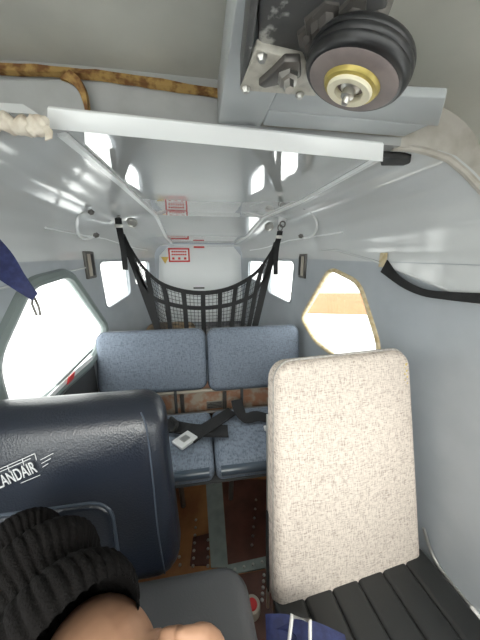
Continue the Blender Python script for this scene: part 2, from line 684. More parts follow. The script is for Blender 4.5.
def window(n, side, poly, frame_m, fr=0.010, glass=True, inset=0.004):
    w_ = thing('window_%d' % n, '', '', shell_pt(side, sum(p[0] for p in poly) / len(poly), sum(p[1] for p in poly) / len(poly)))
    del w_['label'], w_['category']
    w_['kind'] = 'structure'
    pts = [shell_pt(side, *p) for p in poly]
    obj('window_frame', tube(pts, fr, 8, closed=True), frame_m, w_)
    out = [p + Vector((side * 0.012, 0, 0)) for p in pts]
    g = bmesh.new()
    cvs = []
    for k in (0, 1):
        cvs.append([g.verts.new(p + Vector((side * 0.003 * k, 0, 0))) for p in out])
    g.faces.new(cvs[0])
    g.faces.new(cvs[1][::-1])
    for i in range(len(out)):
        j = (i + 1) % len(out)
        g.faces.new((cvs[0][i], cvs[0][j], cvs[1][j], cvs[1][i]))
    bmesh.ops.triangulate(g, faces=[f for f in g.faces if len(f.verts) > 4])
    obj('pane', g, 'glass', w_)
    return w_


window(1, -1, WL, 'seal', 0.020)
window(2, 1, WR, 'amber', 0.009)
window(3, -1, AL, 'wallp', 0.006)
window(4, 1, AR, 'wallp', 0.006)
window(5, -1, SL, 'wallp', 0.005)
window(6, 1, SR, 'wallp', 0.005)
window(7, -1, CK, 'seal', 0.010)
window(8, 1, CK, 'seal', 0.010)

# ------------------------------------------------------------------ floor, ceiling, bulkheads
struct('floor', box((0.03, 0.63, -0.015), (1.14, 2.76, 0.03)), 'floor')
bm = bmesh.new()
rows = []
for i in range(61):
    y = 0.525 + (Y1 - 0.525) * i / 60
    a, b = lerp(RL, y) - 0.004, lerp(RR, y) + 0.004
    z = lerp(ZC, y)
    rows.append([bm.verts.new((a + (b - a) * k / 20, y, z + 0.001)) for k in range(21)])
for A, B in zip(rows, rows[1:]):
    for k in range(20):
        bm.faces.new((A[k], A[k + 1], B[k + 1], B[k]))
bmesh.ops.recalc_face_normals(bm, faces=bm.faces)
ex = bmesh.ops.extrude_face_region(bm, geom=bm.faces[:])
for v in ex['geom']:
    if isinstance(v, bmesh.types.BMVert):
        v.co.z += 0.015
struct('ceiling', bm, 'ceiling', smooth=10)
# aft bulkhead: a white upper panel with chamfered top corners in a grey surround
struct('wall_back', box((0.0, Y1 + 0.02, 0.62), (0.72, 0.02, 1.24)), 'wallp')
pts = [P(x, y, y=Y1 - 0.004) for x, y in ((168, 246), (233, 246), (241, 256), (243, 322), (158, 322), (159, 256))]
struct('wall_back', prism(pts, (0, 0.016, 0), 0.003), 'bulk')
struct('trim_1', box((0.0, Y1 - 0.01, 1.19), (0.62, 0.02, 0.014), 0.004), 'shell')

# ceiling's front cross bar (white) and the two rails running aft
bl, br = P(47, 118, z=1.334), P(383, 153, z=1.334)
d = br - bl
ang = math.atan2(d.y, d.x)
bm = prism([P(47, 108, y=0.500), P(384, 144, y=0.500), P(383, 162, y=0.521), P(47, 129, y=0.521)], (0, 0.005, 0.006), 0.0015)
struct('trim_2', bm, 'white')


def rail(tab, off, n0, wd=0.016):
    pts = [V(lerp(tab, y) + off, y, lerp(ZC, y) - 0.004) for y in [0.56 + (1.93 - 0.56) * k / 30 for k in range(31)]]
    return ribbon(pts, V(wd, 0, 0), 0.008)


struct('trim_3', rail(RL, 0.004, 3), 'white')
struct('trim_4', rail(RR, -0.004, 4, 0.012), 'white')
# seam beads where the upper shells meet the walls
for n, side, a, b in ((5, 1, 0.42, 1.12), (6, -1, 0.5, 1.25)):
    pts = []
    for k in range(20):
        y = a + (b - a) * k / 19
        z = (1.012 + (y - 0.418) * 0.246) if side > 0 else (1.02 + (y - 0.5) * 0.06)
        pts.append(shell_pt(side, y, min(z, 1.16)) - V(side * 0.003, 0, 0))
    struct('trim_%d' % n, tube(pts, 0.004, 6), 'shell')
# right wall: raised upper skin lapping over the wall panel down to the seam
bm = bmesh.new()
rows = []
for k in range(31):
    y = 0.20 + (1.02 - 0.20) * k / 30
    z0 = 1.012 + (y - 0.418) * 0.246
    rows.append([bm.verts.new(shell_pt(1, y, z0 + (1.098 - z0) * j / 6) - V(0.005, 0, 0)) for j in range(7)])
for A, B in zip(rows, rows[1:]):
    for j in range(6):
        bm.faces.new((A[j], A[j + 1], B[j + 1], B[j]))
ex = bmesh.ops.extrude_face_region(bm, geom=bm.faces[:])
for v in ex['geom']:
    if isinstance(v, bmesh.types.BMVert):
        v.co.x += 0.004
struct('trim_7', bm, 'shell', smooth=60)

# cockpit roof arch, front former
def arch(x):
    u = min(abs((x - 0.035) / 0.60), 1)
    return 1.09 + 0.34 * (1 - u ** 5.0) ** (1 / 5.0)


bm = bmesh.new()
rows = []
for i in range(13):
    y = -0.25 + 0.83 * i / 12
    row = []
    for k in range(49):
        a = math.pi * k / 48
        x = 0.035 - 0.60 * math.cos(a)
        row.append(bm.verts.new((x, y, arch(x))))
    rows.append(row)
for A, B in zip(rows, rows[1:]):
    for k in range(48):
        bm.faces.new((A[k], A[k + 1], B[k + 1], B[k]))
bmesh.ops.recalc_face_normals(bm, faces=bm.faces)
ex = bmesh.ops.extrude_face_region(bm, geom=bm.faces[:])
for v in ex['geom']:
    if isinstance(v, bmesh.types.BMVert):
        v.co.z += 0.015
struct('ceiling', bm, 'roof', smooth=60)


def former(xa, xb, y, m, n=24):
    bm = bmesh.new()
    rows = []
    for i in range(n + 1):
        x = xa + (xb - xa) * i / n
        top = arch(x) + 0.004
        rr, rl = lerp(RR, y), lerp(RL, y)
        if rl <= x <= rr:
            bot = 1.338
        else:
            side = 1 if x > rr else -1
            xw = lerp(XR if side > 0 else XL, y)
            xr = rr if side > 0 else rl
            u = min(abs((x - xr) / (xw - xr)), 1)
            bot = ZS + (1.337 - ZS) * lerp(PROF, u) - 0.002
        bot = min(bot + (max(0, x - 0.52) * 0.6 if x > 0 else 0), top - 0.002)
        rows.append([bm.verts.new((x, y, bot + (top - bot) * j / 4)) for j in range(5)])
    for A, B in zip(rows, rows[1:]):
        for j in range(4):
            bm.faces.new((A[j], B[j], B[j + 1], A[j + 1]))
    ex = bmesh.ops.extrude_face_region(bm, geom=bm.faces[:])
    for v in ex['geom']:
        if isinstance(v, bmesh.types.BMVert):
            v.co.y += 0.012
    return bm


struct('wall_front', former(-0.535, 0.12, 0.552, 'former'), 'former')
struct('wall_front', former(0.12, 0.633, 0.528, 'beige'), 'beige')

# unseen cockpit front below a sloping windscreen, panel added to cut low light
struct('wall_front', box((0.035, -0.76, 0.43), (1.16, 0.03, 0.86), 0.01), 'dark')
ws_ = thing('window_9', '', '', (0.035, -0.5, 0.86))
del ws_['label'], ws_['category']
ws_['kind'] = 'structure'
wq = [V(-0.53, -0.75, 0.87), V(0.60, -0.75, 0.87), V(0.42, -0.25, 1.42), V(-0.35, -0.25, 1.42)]
obj('window_frame', tube(wq, 0.015, 8, closed=True), 'dark', ws_)
obj('pane', prism(wq, (0, -0.004, 0.004)), 'glass', ws_)

# ------------------------------------------------------------------ outside
struct('ground', box((0, 0, -1.0), (160, 160, 0.1)), 'snow')
a = [P(296, 313, z=-0.94), P(384, 315, z=-0.94), P(390, 293, z=-0.94), P(290, 293, z=-0.94)]
struct('ground', prism([V(p.x, p.y, -0.95) for p in a], (0, 0, 0.012)), 'ochre')

# ------------------------------------------------------------------ floor strips
def floor_strip(pix, name, m, h):
    pts = [P(x, y, z=0) for x, y in pix]
    return struct(name, prism([V(p.x, p.y, 0.0005) for p in pts], (0, 0, h)), m)


floor_strip([(205, 470), (221, 470), (228, 568), (211, 568)], 'trim_8', 'stripg', 0.006)
floor_strip([(227, 566), (227, 576), (280, 566), (280, 554)], 'trim_9', 'stripg', 0.005)
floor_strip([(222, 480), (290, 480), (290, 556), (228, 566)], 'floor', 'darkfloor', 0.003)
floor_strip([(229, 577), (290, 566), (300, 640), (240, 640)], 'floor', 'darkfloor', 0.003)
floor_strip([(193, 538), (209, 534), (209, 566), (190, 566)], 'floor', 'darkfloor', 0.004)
bm = bmesh.new()
for a, b, n in (((174, 500), (180, 565), 9), ((196, 520), (193, 566), 7), ((208, 540), (208, 566), 4), ((264, 575), (262, 600), 5), ((226, 572), (262, 562), 5), ((252, 545), (256, 500), 6)):
    for k in range(n):
        t = k / (n - 1)
        p = P(a[0] + (b[0] - a[0]) * t, a[1] + (b[1] - a[1]) * t, z=0.005)
        add(bm, lathe([(0, 0.005), (0.004, 0.004), (0.006, 0), (0, 0)], p, (0, 0, 1), 8))
struct('trim_10', bm, 'steel')
# ------------------------------------------------------------------ beige tweed seat on the right
X0 = V(0, 0, 0)
tw = thing('passenger_seat', 'seat with beige tweed backrest and black vinyl cushion beside the right wall', 'seat', (0.35, 0.3, 0))
tb, tt = V(0.352, 0.382, 0.296), V(0.353, 0.526, 0.878)
tv = (tt - tb)
TU = V(0.995, 0.09, 0)
TW = TU.cross(tv).normalized()
th = tv.length


def tw_warp(u, v, d):
    s = 1 + 0.055 * (-2 * v / th)
    return u * s, v, d


tc = (tb + tt) / 2 - TW * 0.035
bk = obj('backrest', pad(tc, TU, tv, TW, 0.405, th, 0.072, 0.045, 0.022, 0.008, 0, tw_warp), 'tweed', tw)


def tw_pt(u, v, d):
    u, v, d = tw_warp(u, v, d)
    return tc + TU * u + tv.normalized() * v + TW * d


ol = [tw_pt(x, y, 0.016) for x, y in rrect(0.400, th + 0.005, 0.047)]
obj('seam_piping', tube(ol, 0.0035, 6, closed=True), 'tweededge', bk)
fo = bmesh.new()
for k in range(7):
    c = tw_pt(0.180 - 0.006 * (k % 2), 0.262 - k * 0.008, 0.031)
    q = bmesh.new()
    bmesh.ops.create_icosphere(q, subdivisions=2, radius=0.0065)
    for v in q.verts:
        v.co = v.co * (1 + random.uniform(-0.15, 0.15)) + c
    add(fo, q)
f_ = obj('torn_foam', fo, 'foam', bk)
f_['label'] = 'yellow foam showing through torn corner'
# pleated cushion
fwd = -TU.cross(V(0, 0, 1))
fwd = V(0, 0, 1).cross(TU) * -1
cm = bmesh.new()
cc = V(0.357, 0.395, 0.312)
for k in range(6):
    u = -0.182 + 0.073 * k
    o = cc + TU * u + fwd * 0.20
    add(cm, pad(o, TU, fwd * -1, V(0, 0, 1), 0.0735, 0.44, 0.05, 0.012, 0.010, 0.003))
cu = obj('seat_cushion', cm, 'blackv', tw)
ub = obj('seat_pan', box(cc + fwd * 0.2 - V(0, 0, 0.042), (0.42, 0.42, 0.035), 0.01, 2, Matrix.Rotation(math.atan2(TU.y, TU.x), 3, 'Z')), 'dark', tw)
for sx in (-0.18, 0.18):
    for sy in (0.03, 0.36):
        p = cc + TU * sx + fwd * sy
        obj('leg', tube([V(p.x, p.y, 0.262), V(p.x, p.y, 0.0)], 0.012, 10), 'steel', tw)
# aluminium side tubes of the backrest frame
for sx, e in ((-0.199, 0), (0.199, 0)):
    pts = [tw_pt(sx, -0.33, -0.028), tw_pt(sx, -0.1, -0.028), tw_pt(sx, 0.16, -0.030)]
    o_ = obj('frame_tube', tube(pts, 0.004, 8), 'steel', tw)
p0 = P(262, 590, y=0.40)
sb = obj('side_gap_strip', ribbon([tw_pt(-0.203, -0.08, -0.02), tw_pt(-0.205, -0.15, -0.016), tw_pt(-0.207, -0.26, -0.008)], TW * 0.014, 0.003), 'web', tw)  # black strip in place of the shaded gap beside the lower backrest
sb['label'] = 'black strip standing in for the dark gap beside the backrest'
pts = [shell_pt(1, y, z) - V(0.012, 0, 0) for y, z in ((0.43, 0.44), (0.38, 0.37), (0.33, 0.33))]
obj('edge_rail', tube([tw_pt(0.214, -0.19, 0.03), tw_pt(0.222, -0.27, 0.06), cc + TU * 0.222 + fwd * 0.16 + V(0, 0, 0.022)], 0.004, 8, sm_n=5), 'steel', tw)
obj('side_fitting', box(cc + TU * 0.222 + fwd * 0.125 + V(0, 0, 0.018), (0.010, 0.035, 0.012), 0.004, 3), 'signwhite', tw)
ep = [P(x, y, z=0.334) for x, y in ((424, 540), (440, 575), (452, 590), (480, 640))]

# ------------------------------------------------------------------ navy leather seat on the left
nv = thing('passenger_seat', 'navy leather seat with silver stitched lettering on its backrest, by the left window', 'seat', (-0.3, 0.35, 0))
nb, nt_ = V(-0.292, 0.425, 0.385), V(-0.300, 0.458, 0.818)
nvv = nt_ - nb
NU = V(1, 0, 0)
NW = NU.cross(nvv).normalized()
nh = nvv.length
nc = (nb + nt_) / 2 - NW * 0.055


def n_warp(u, v, d):
    return u * (1 + 0.03 * (-2 * v / nh)), v, d - 0.10 * max(0, (v / (nh / 2)) - 0.42) ** 2


nbk = obj('backrest', pad(nc, NU, nvv, NW, 0.425, nh, 0.11, 0.055, 0.042, 0.006, 0, n_warp), 'navy', nv)


def n_pt(u, v, d):
    u, v, d = n_warp(u, v, d)
    return nc + NU * u + nvv.normalized() * v + NW * d


def n_on(px, py, d):
    """the backrest's front surface at a pixel"""
    n = NW
    p0 = nc + NW * d
    r = ray(px, py)
    t = (p0 - CAM).dot(n) / r.dot(n)
    return CAM + r * t


a, b = n_on(-60, 530, 0.055), n_on(112, 500, 0.055)
lw, lc = 0.235, V(b.x - 0.235 / 2, 0, 0)
top = b.z
vmid = (top + 0.40) / 2
pc = nc + nvv.normalized() * ((vmid - nc.z) / nvv.normalized().z) + NW * 0.055
pc.x = lc.x
obj('lumbar_panel', pad(pc, NU, nvv, NW, lw, top - 0.40, 0.024, 0.040, 0.010, 0.006), 'navy', nbk)
ol = [pc + NU * x + nvv.normalized() * y + NW * 0.006 for x, y in rrect(lw + 0.004, top - 0.40 + 0.004, 0.042)]
obj('seam_piping', tube(ol, 0.0035, 8, closed=True), 'piping', nbk)
# side seam
pts = [n_on(x, y, 0.055) + NW * 0.0012 for x, y in ((141, 412), (147, 430), (153, 480), (158, 530), (165, 573))]
obj('stitched_seam', tube(pts, 0.0016, 6, sm_n=5), 'piping', nbk)
# stitched lettering with winged lines
lo = n_on(13, 477, 0.0612)
LUv = (n_on(45, 466, 0.0612) - n_on(0, 486, 0.0612)).normalized()
LV = NW.cross(LUv).normalized()
lm = text_bm('ISLANDAIR', 0.0200, 0.0006, lo, LUv, LV, NW)
for v in lm.verts:
    d = v.co - lo
    yv = d.dot(LV)
    v.co = lo + LUv * (d.dot(LUv) * 0.88 + yv * 0.25) + LV * yv * 1.75 + NW * d.dot(NW)
for k in range(3):
    s0 = lo + LUv * (0.054 + 0.002 * k) + LV * (-0.006 + 0.0075 * k)
    add(lm, tube([s0, s0 + LUv * (0.012 + 0.007 * k) + LV * 0.002], 0.0007, 5))
for h_, l0, l1 in ((0.020, -0.055, 0.045), (0.0255, -0.035, 0.056)):
    add(lm, tube([lo + LUv * l0 + LV * h_, lo + LUv * l1 + LV * h_], 0.0008, 5))
for l0 in (-0.03, 0.0, 0.028, 0.052):
    add(lm, tube([lo + LUv * l0 + LV * 0.012, lo + LUv * (l0 + 0.004) + LV * 0.025], 0.0007, 5))
add(lm, tube([lo + LUv * 0.005 - LV * 0.018, lo + LUv * 0.042 - LV * 0.019], 0.0007, 5))
lg = obj('stitched_lettering', lm, 'thread', nbk, smooth=0)
# grey cushion
ccx = P(250, 600, z=0.45)
cr = ccx.x + 0.012
cus = obj('seat_cushion', pad(V((cr - 0.47) / 2, 0.215, 0.40), NU, V(-0.06, 1, 0), V(0, 0, 1), cr + 0.47, 0.40, 0.10, 0.055, 0.035, 0.012), 'grey', nv)
cus['label'] = 'dark grey cushion'
obj('seat_base', box((-0.22, 0.25, 0.20), (0.40, 0.30, 0.30), 0.02), 'dark', nv)
for sx in (-0.36, -0.08):
    for sy in (0.13, 0.37):
        obj('leg', tube([V(sx, sy, 0.06), V(sx, sy, 0.0)], 0.014, 10), 'steel', nv)

# ------------------------------------------------------------------ rear bench
be = thing('bench_seat', 'blue grey two place bench seat across the back of the cabin', 'bench', (0, 1.1, 0))
for xa, xb, s in ((92, 206, 0), (208, 304, 1)):
    A, B = P(xa, 333 if s == 0 else 329, y=1.225), P(xb, 329 if s == 0 else 325, y=1.225)
    C_, D_ = P(xa, 397 if s == 0 else 391, y=1.16), P(xb, 391 if s == 0 else 386, y=1.16)
    xl, xr_ = max((A.x + C_.x) / 2, -0.512), min((B.x + D_.x) / 2, 0.512)
    zt, zb = (A.z + B.z) / 2, (C_.z + D_.z) / 2
    vv = V(0, 0.065, zt - zb)
    W_ = NU.cross(vv).normalized()
    o = V((xl + xr_) / 2, 1.192, (zt + zb) / 2) - W_ * 0.035
    q = obj('backrest', pad(o, NU, vv, W_, xr_ - xl, vv.length, 0.075, 0.045, 0.028, 0.012), 'bench', be)
    ol = [o + NU * x + vv.normalized() * y + W_ * 0.012 for x, y in rrect(xr_ - xl + 0.002, vv.length + 0.002, 0.046)]
    obj('seam_piping', tube(ol, 0.003, 6, closed=True), 'benchlip', q)
ZB = 0.36
sx_ = P(214, 450, z=ZB).x
for xl, xr_, s in ((-0.50, sx_ - 0.002, 0), (sx_ + 0.002, 0.50, 1)):
    o = V((xl + xr_) / 2, 0.945, ZB - 0.04)
    q = obj('seat_cushion', pad(o, NU, V(0, 1, 0), V(0, 0, 1), xr_ - xl, 0.36, 0.08, 0.03, 0.03, 0.012), 'bench', be)
    obj('front_edge', tube([V(xl + 0.02, 0.775, ZB - 0.03), V(xr_ - 0.02, 0.775, ZB - 0.03)], 0.022, 12), 'benchlip', q)
obj('back_panel', box((0, 1.235, 0.36), (1.0, 0.012, 0.20), 0.003), 'copper', be)
obj('rail', tube([V(-0.5, 1.19, 0.435), V(0.5, 1.19, 0.43)], 0.010, 10), 'tan', be)
obj('rail', tube([V(-0.5, 1.125, 0.345), V(0.5, 1.125, 0.345)], 0.009, 10), 'darksteel', be)
for px in (150, 176, 242):
    p = P(px, 405, y=1.17)
    obj('post', box((p.x, 1.175, 0.385), (0.014, 0.016, 0.13), 0.003), 'dark', be)
p = P(216, 405, y=1.22)
pl = obj('data_plate', box((p.x, 1.225, p.z), (0.10, 0.004, 0.045), 0.001), 'steel', be)
bm = bmesh.new()
for k in range(4):
    add(bm, box((p.x - 0.008 * (k % 2), 1.2225, p.z + 0.013 - 0.009 * k), (0.066 + 0.01 * (k % 2), 0.001, 0.003)))
obj('print_line', bm, 'dark', pl)
obj('front_rail', tube([V(-0.49, 0.82, 0.268), V(0.49, 0.82, 0.268)], 0.012, 10), 'darksteel', be)
for x in (-0.44, -0.12, 0.10, 0.44):
    obj('leg', tube([V(x, 0.86, 0.27), V(x, 0.93, 0.0)], 0.011, 10), 'darksteel', be)
    obj('leg', tube([V(x, 1.18, 0.42), V(x, 1.18, 0.0)], 0.011, 10), 'darksteel', be)
obj('seat_pan', box((0, 0.95, 0.272), (0.98, 0.34, 0.012), 0.004), 'dark', be)

# bench belts
def belt_on_bench(pix, wd, th, dz=0.0):
    return [P(x, y, z=ZB + 0.014 + dz) for x, y in pix]


b1 = thing('lap_belt', 'black lap belt with silver buckle lying across the left bench cushion', 'seat belt', P(195, 430, z=ZB), 'lap belts on the rear bench')
obj('webbing', ribbon([P(158, 424, z=0.40), P(168, 425, z=0.392), P(195, 430, z=0.384), P(228, 431, z=0.382)], V(0.004, 0.075, 0), 0.005, 5), 'web', b1)
obj('webbing', ribbon([P(232, 411, z=0.388), P(214, 423, z=0.391), P(198, 433, z=0.388), P(190, 439, z=0.384)], [V(0.035, -0.055, 0)] * 4, 0.004, 5), 'web', b1)
c = P(185, 440, z=0.386)
rz = Matrix.Rotation(0.75, 3, 'Z')
bm = box(c, (0.085, 0.066, 0.014), 0.005, 2, rz)
bk1 = obj('buckle', bm, 'chrome', b1)
obj('buckle_latch', box(c + V(0, 0, 0.007), (0.034, 0.030, 0.006), 0.002, 2, rz), 'steel', bk1)
obj('webbing_knot', tube([P(171, 418, z=0.40), P(177, 424, z=0.405), P(172, 431, z=0.40), P(166, 428, z=0.395)], 0.009, 8, sm_n=4), 'web', b1)
b2 = thing('lap_belt', 'black lap belt looped over the right bench cushion beside the tweed seat', 'seat belt', P(255, 420, z=ZB), 'lap belts on the rear bench')
obj('webbing', ribbon([P(236, 400, z=0.42), P(240, 412, z=0.395), P(246, 418, z=0.386), P(258, 416, z=0.386), P(275, 420, z=0.384), P(290, 424, z=0.382)], [V(0.05, 0.01, 0), V(0.05, 0.02, 0), V(0.015, 0.07, 0), V(0, 0.075, 0), V(0, 0.07, 0), V(0, 0.065, 0)], 0.004, 5), 'web', b2)
c = P(268, 428, z=0.384)
obj('buckle', box(c, (0.035, 0.028, 0.010), 0.003, 2), 'chrome', b2)

# ------------------------------------------------------------------ cargo net behind the bench
NY = 1.36
net = thing('cargo_net', 'black webbing cargo net slung behind the rear bench', 'cargo net', (0, NY, 0.6))
TOP = [(121, 234), (131, 249), (143, 267), (160, 283), (182, 291), (205, 293), (228, 289), (248, 279), (262, 266), (277, 242)]
MID = [(133, 262), (143, 283), (152, 296), (163, 302), (183, 307), (205, 308), (228, 305), (244, 300), (255, 293), (268, 272)]
LOW = [(160, 335), (163, 335), (166, 335), (170, 335), (186, 335), (206, 335), (226, 335), (240, 335), (248, 335), (253, 335)]


def ny(px):
    return NY + 0.00 * px


T3 = [P(x, y, y=ny(x)) for x, y in TOP]
M3 = [P(x, y, y=ny(x)) for x, y in MID]
L3 = [P(x, y, y=ny(x)) for x, y in LOW]
obj('border_strap', ribbon(T3, [V(0.004, 0, 0.030)] + [V(0, 0, 0.024)] * 8 + [V(0.004, 0, 0.030)], 0.003, 4), 'web', net)
obj('cross_strap', ribbon(M3, V(0, 0, 0.022), 0.003, 4), 'web', net)
for i in (0, 9):
    obj('border_strap', ribbon([T3[i], M3[i], L3[i]], V(0.036, 0, 0), 0.003, 4), 'web', net)
vp = [(147, 272, 152, 298, 158), (163, 284, 167, 303, 171), (183, 291, 185, 307, 187), (203, 293, 203, 308, 204), (220, 291, 220, 306, 219), (236, 285, 234, 302, 231), (250, 277, 246, 298, 241), (263, 264, 256, 290, 247)]
for a_, ya, b_, yb, c_ in vp:
    obj('vertical_strap', ribbon([P(a_, ya, y=NY - 0.003), P(b_, yb, y=NY - 0.003), P(c_, 336, y=NY - 0.003)], V(0.024, 0, 0), 0.003, 4), 'web', net)
# fine netting between the straps
Ts, Ls = smooth_path(T3, 6), smooth_path(L3, 6)
bm = bmesh.new()
n = len(Ts)
for i in range(1, n - 1):
    add(bm, tube([Ts[i], (Ts[i] + Ls[i]) / 2, Ls[i]], 0.0011, 4))
for k in range(1, 13):
    t = k / 13
    add(bm, tube([Ts[i].lerp(Ls[i], t) for i in range(0, n, 2)], 0.0011, 4))
o = obj('fine_netting', bm, 'netting', net, smooth=0)
o['kind'] = 'stuff'
# hanging straps with adjusters and hooks up to the roof
for (pix, side) in (([(118, 218), (119, 226), (121, 236)], -1), ([(280, 231), (279, 237), (277, 244)], 1)):
    q = [P(x, y, y=1.335) for x, y in pix]
    hs = obj('hanging_strap', ribbon([q[0] + V(0, 0, 0.0), q[1], q[2]], V(0.030, 0, 0), 0.004, 4), 'web', net)
    obj('adjuster', box(q[1] - V(0, 0.004, 0), (0.036, 0.010, 0.016), 0.003), 'steel', hs)
    tl = q[2] - V(0, 0.008, 0)
    obj('strap_tail', ribbon([tl, tl + V(-side * 0.006, 0, -0.07), tl + V(-side * 0.004, 0, -0.16)], V(0.026, 0, 0), 0.003, 3), 'web', hs)
    r_ = [q[0] + V(0.012 * math.cos(t * math.pi / 6), 0, 0.016 + 0.016 * math.sin(t * math.pi / 6)) for t in range(12)]
    obj('hook', tube(r_, 0.003, 6, closed=True), 'darksteel', hs)

# baggage seen through the net
bg1 = obj('luggage_bag', pad(V(-0.22, 1.66, 0.55), NU, V(0, 0, 1), V(0, -1, 0), 0.34, 0.22, 0.30, 0.06, 0.05, 0.02), 'bag')
tag(bg1, 'brown bag behind the cargo net, left of centre', 'bag')
bg2 = obj('luggage_bag', pad(V(0.16, 1.66, 0.545), NU, V(0, 0, 1), V(0, -1, 0), 0.34, 0.21, 0.30, 0.06, 0.05, 0.02), 'bagd')
tag(bg2, 'dark grey bag behind the cargo net, right of centre', 'bag')
struct('trim_11', box((0.0, 1.65, 0.42), (0.84, 0.66, 0.02)), 'wallp')

# ------------------------------------------------------------------ placards on the aft bulkhead
def placard(px0, py0, px1, py1, y=Y1 - 0.007):
    return P(px0, py0, y=y), P(px1, py1, y=y)


a, b = placard(168, 248, 190, 262)
pc = (a + b) / 2
pw, ph = b.x - a.x, a.z - b.z
sg = thing('warning_placard', 'red bordered white warning placard high on the aft bulkhead', 'sign', V(pc.x, Y1 - 0.005, b.z))
obj('board', box((pc.x, Y1 - 0.007, pc.z), (pw, 0.004, ph), 0.001), 'red', sg)
obj('face', box((pc.x, Y1 - 0.0095, pc.z), (pw * 0.86, 0.002, ph * 0.78)), 'signwhite', sg)
bm = bmesh.new()
for k in range(2):
    for j in range(7):
        add(bm, box((pc.x - pw * 0.36 + pw * 0.72 * (j + 0.5) / 7, Y1 - 0.011, pc.z + ph * (0.24 - 0.20 * k)), (pw * 0.085, 0.001, ph * 0.11)))
for k in range(3):
    add(bm, box((pc.x - pw * 0.28 + pw * 0.28 * k, Y1 - 0.011, pc.z - ph * 0.24), (pw * 0.11, 0.001, ph * 0.16)))
obj('lettering', bm, 'red', sg)
t = P(165, 260, y=Y1 - 0.007)
bm = prism([V(t.x - 0.028, Y1 - 0.006, t.z + 0.022), V(t.x + 0.028, Y1 - 0.006, t.z + 0.022), V(t.x, Y1 - 0.006, t.z - 0.028)], (0, -0.002, 0))
tag(obj('warning_sticker', bm, 'yellow', smooth=0), 'small yellow triangle sticker beside the red placard', 'sticker')
for px, py, w_, h_, mm, lb in ((199, 247, 0.08, 0.014, 'red', 'small red label strip at the top of the aft bulkhead'), (199, 288, 0.085, 0.011, 'black', 'small black label strip low on the aft bulkhead')):
    p = P(px, py, y=Y1 - 0.007)
    tag(obj('label_strip', box((p.x, Y1 - 0.006, p.z), (w_, 0.003, h_)), mm), lb, 'label')

# slim conduits along both coves
for n, side in ((21, -1), (22, 1)):
    struct('trim_%d' % n, tube([shell_pt(side, 0.95 + 0.9 * k / 12, ZS + 0.13) - V(side * 0.004, 0, 0.004) for k in range(13)], 0.004, 6), 'white')
# dark lower side panel beneath the left window
struct('trim_23', prism([P(60, 398, x=-0.519), P(94, 364, x=-0.519), P(100, 402, x=-0.519)], (-0.004, 0, 0)), 'dark')

# ------------------------------------------------------------------ cabin fittings on the side walls
def grab(pix, side, lab, y0):
    pts = [P(x, yy, y=y0) for x, yy in pix]
    g = thing('grab_handle', lab, 'handle', pts[0], 'grab handles below the ceiling')
    obj('grip', tube(pts, 0.006, 8, sm_n=6), 'shell', g)
    for p in (pts[0], pts[-1]):
        obj('mount', bolt(p, V(-side * 0.4, -0.5, -0.5), 0.012, 0.008), 'darksteel', g)


grab([(91, 212), (80, 214), (77, 224), (79, 235), (86, 239), (96, 235)], -1, 'pale curved grab handle above the left aft window', 1.10)
grab([(305, 207), (313, 214), (317, 226), (313, 235), (304, 238), (301, 236)], 1, 'pale curved grab handle above the right aft window', 1.10)
for px, py, side, lab in ((90, 265, -1, 'metal ashtray let into the left wall beside the aft window'), (302, 266, 1, 'metal ashtray let into the right wall beside the aft window')):
    y_, z_ = pz(px, py, side)
    p = shell_pt(side, y_, z_)
    at = thing('ashtray', lab, 'ashtray', p, 'wall ashtrays')
    obj('surround', box(p, (0.012, 0.10, 0.125), 0.004), 'darksteel', at)
    obj('slot', box(p - V(side * 0.006, -0.012, 0), (0.006, 0.036, 0.10), 0.002), 'black', at)
    obj('lid', box(p - V(side * 0.007, 0.018, 0), (0.006, 0.03, 0.10), 0.002), 'tan', at)
# small roof fittings around the net anchors
for px, py, y_, lab in ((118, 210, 1.32, 'small anchor bracket above the left net strap'), (282, 222, 1.32, 'small anchor bracket above the right net strap'),
                        (132, 222, 1.40, 'small round fitting beside the left net anchor'), (269, 226, 1.40, 'small round fitting beside the right net anchor')):
    p = P(px, py, y=y_)
    if 'bracket' in lab:
        a_ = thing('anchor_bracket', lab, 'bracket', p, 'net anchors')
        obj('base', box(p + V(0, 0.0, 0.012), (0.045, 0.02, 0.05), 0.004), 'shell', a_)
        obj('eye', tube([p + V(0.014 * math.cos(k * math.pi / 6), -0.012, -0.012 + 0.014 * math.sin(k * math.pi / 6)) for k in range(12)], 0.004, 6, closed=True), 'darksteel', a_)
    else:
        tag(obj('roof_fitting', lathe([(0, 0.012), (0.012, 0.012), (0.016, 0.016), (0.024, 0.012), (0.026, 0), (0, 0)], p, (0, -0.6, -0.6), 16), 'steel'), lab, 'fitting', 'roof fittings')

# ------------------------------------------------------------------ straps hanging at the sides
def on_wall(px, py, off=0.012):
    y = 0.6
    for _ in range(14):
        p = P(px, py, x=lerp(XR, y) - off)
        y = 0.5 * y + 0.5 * p.y
    return p


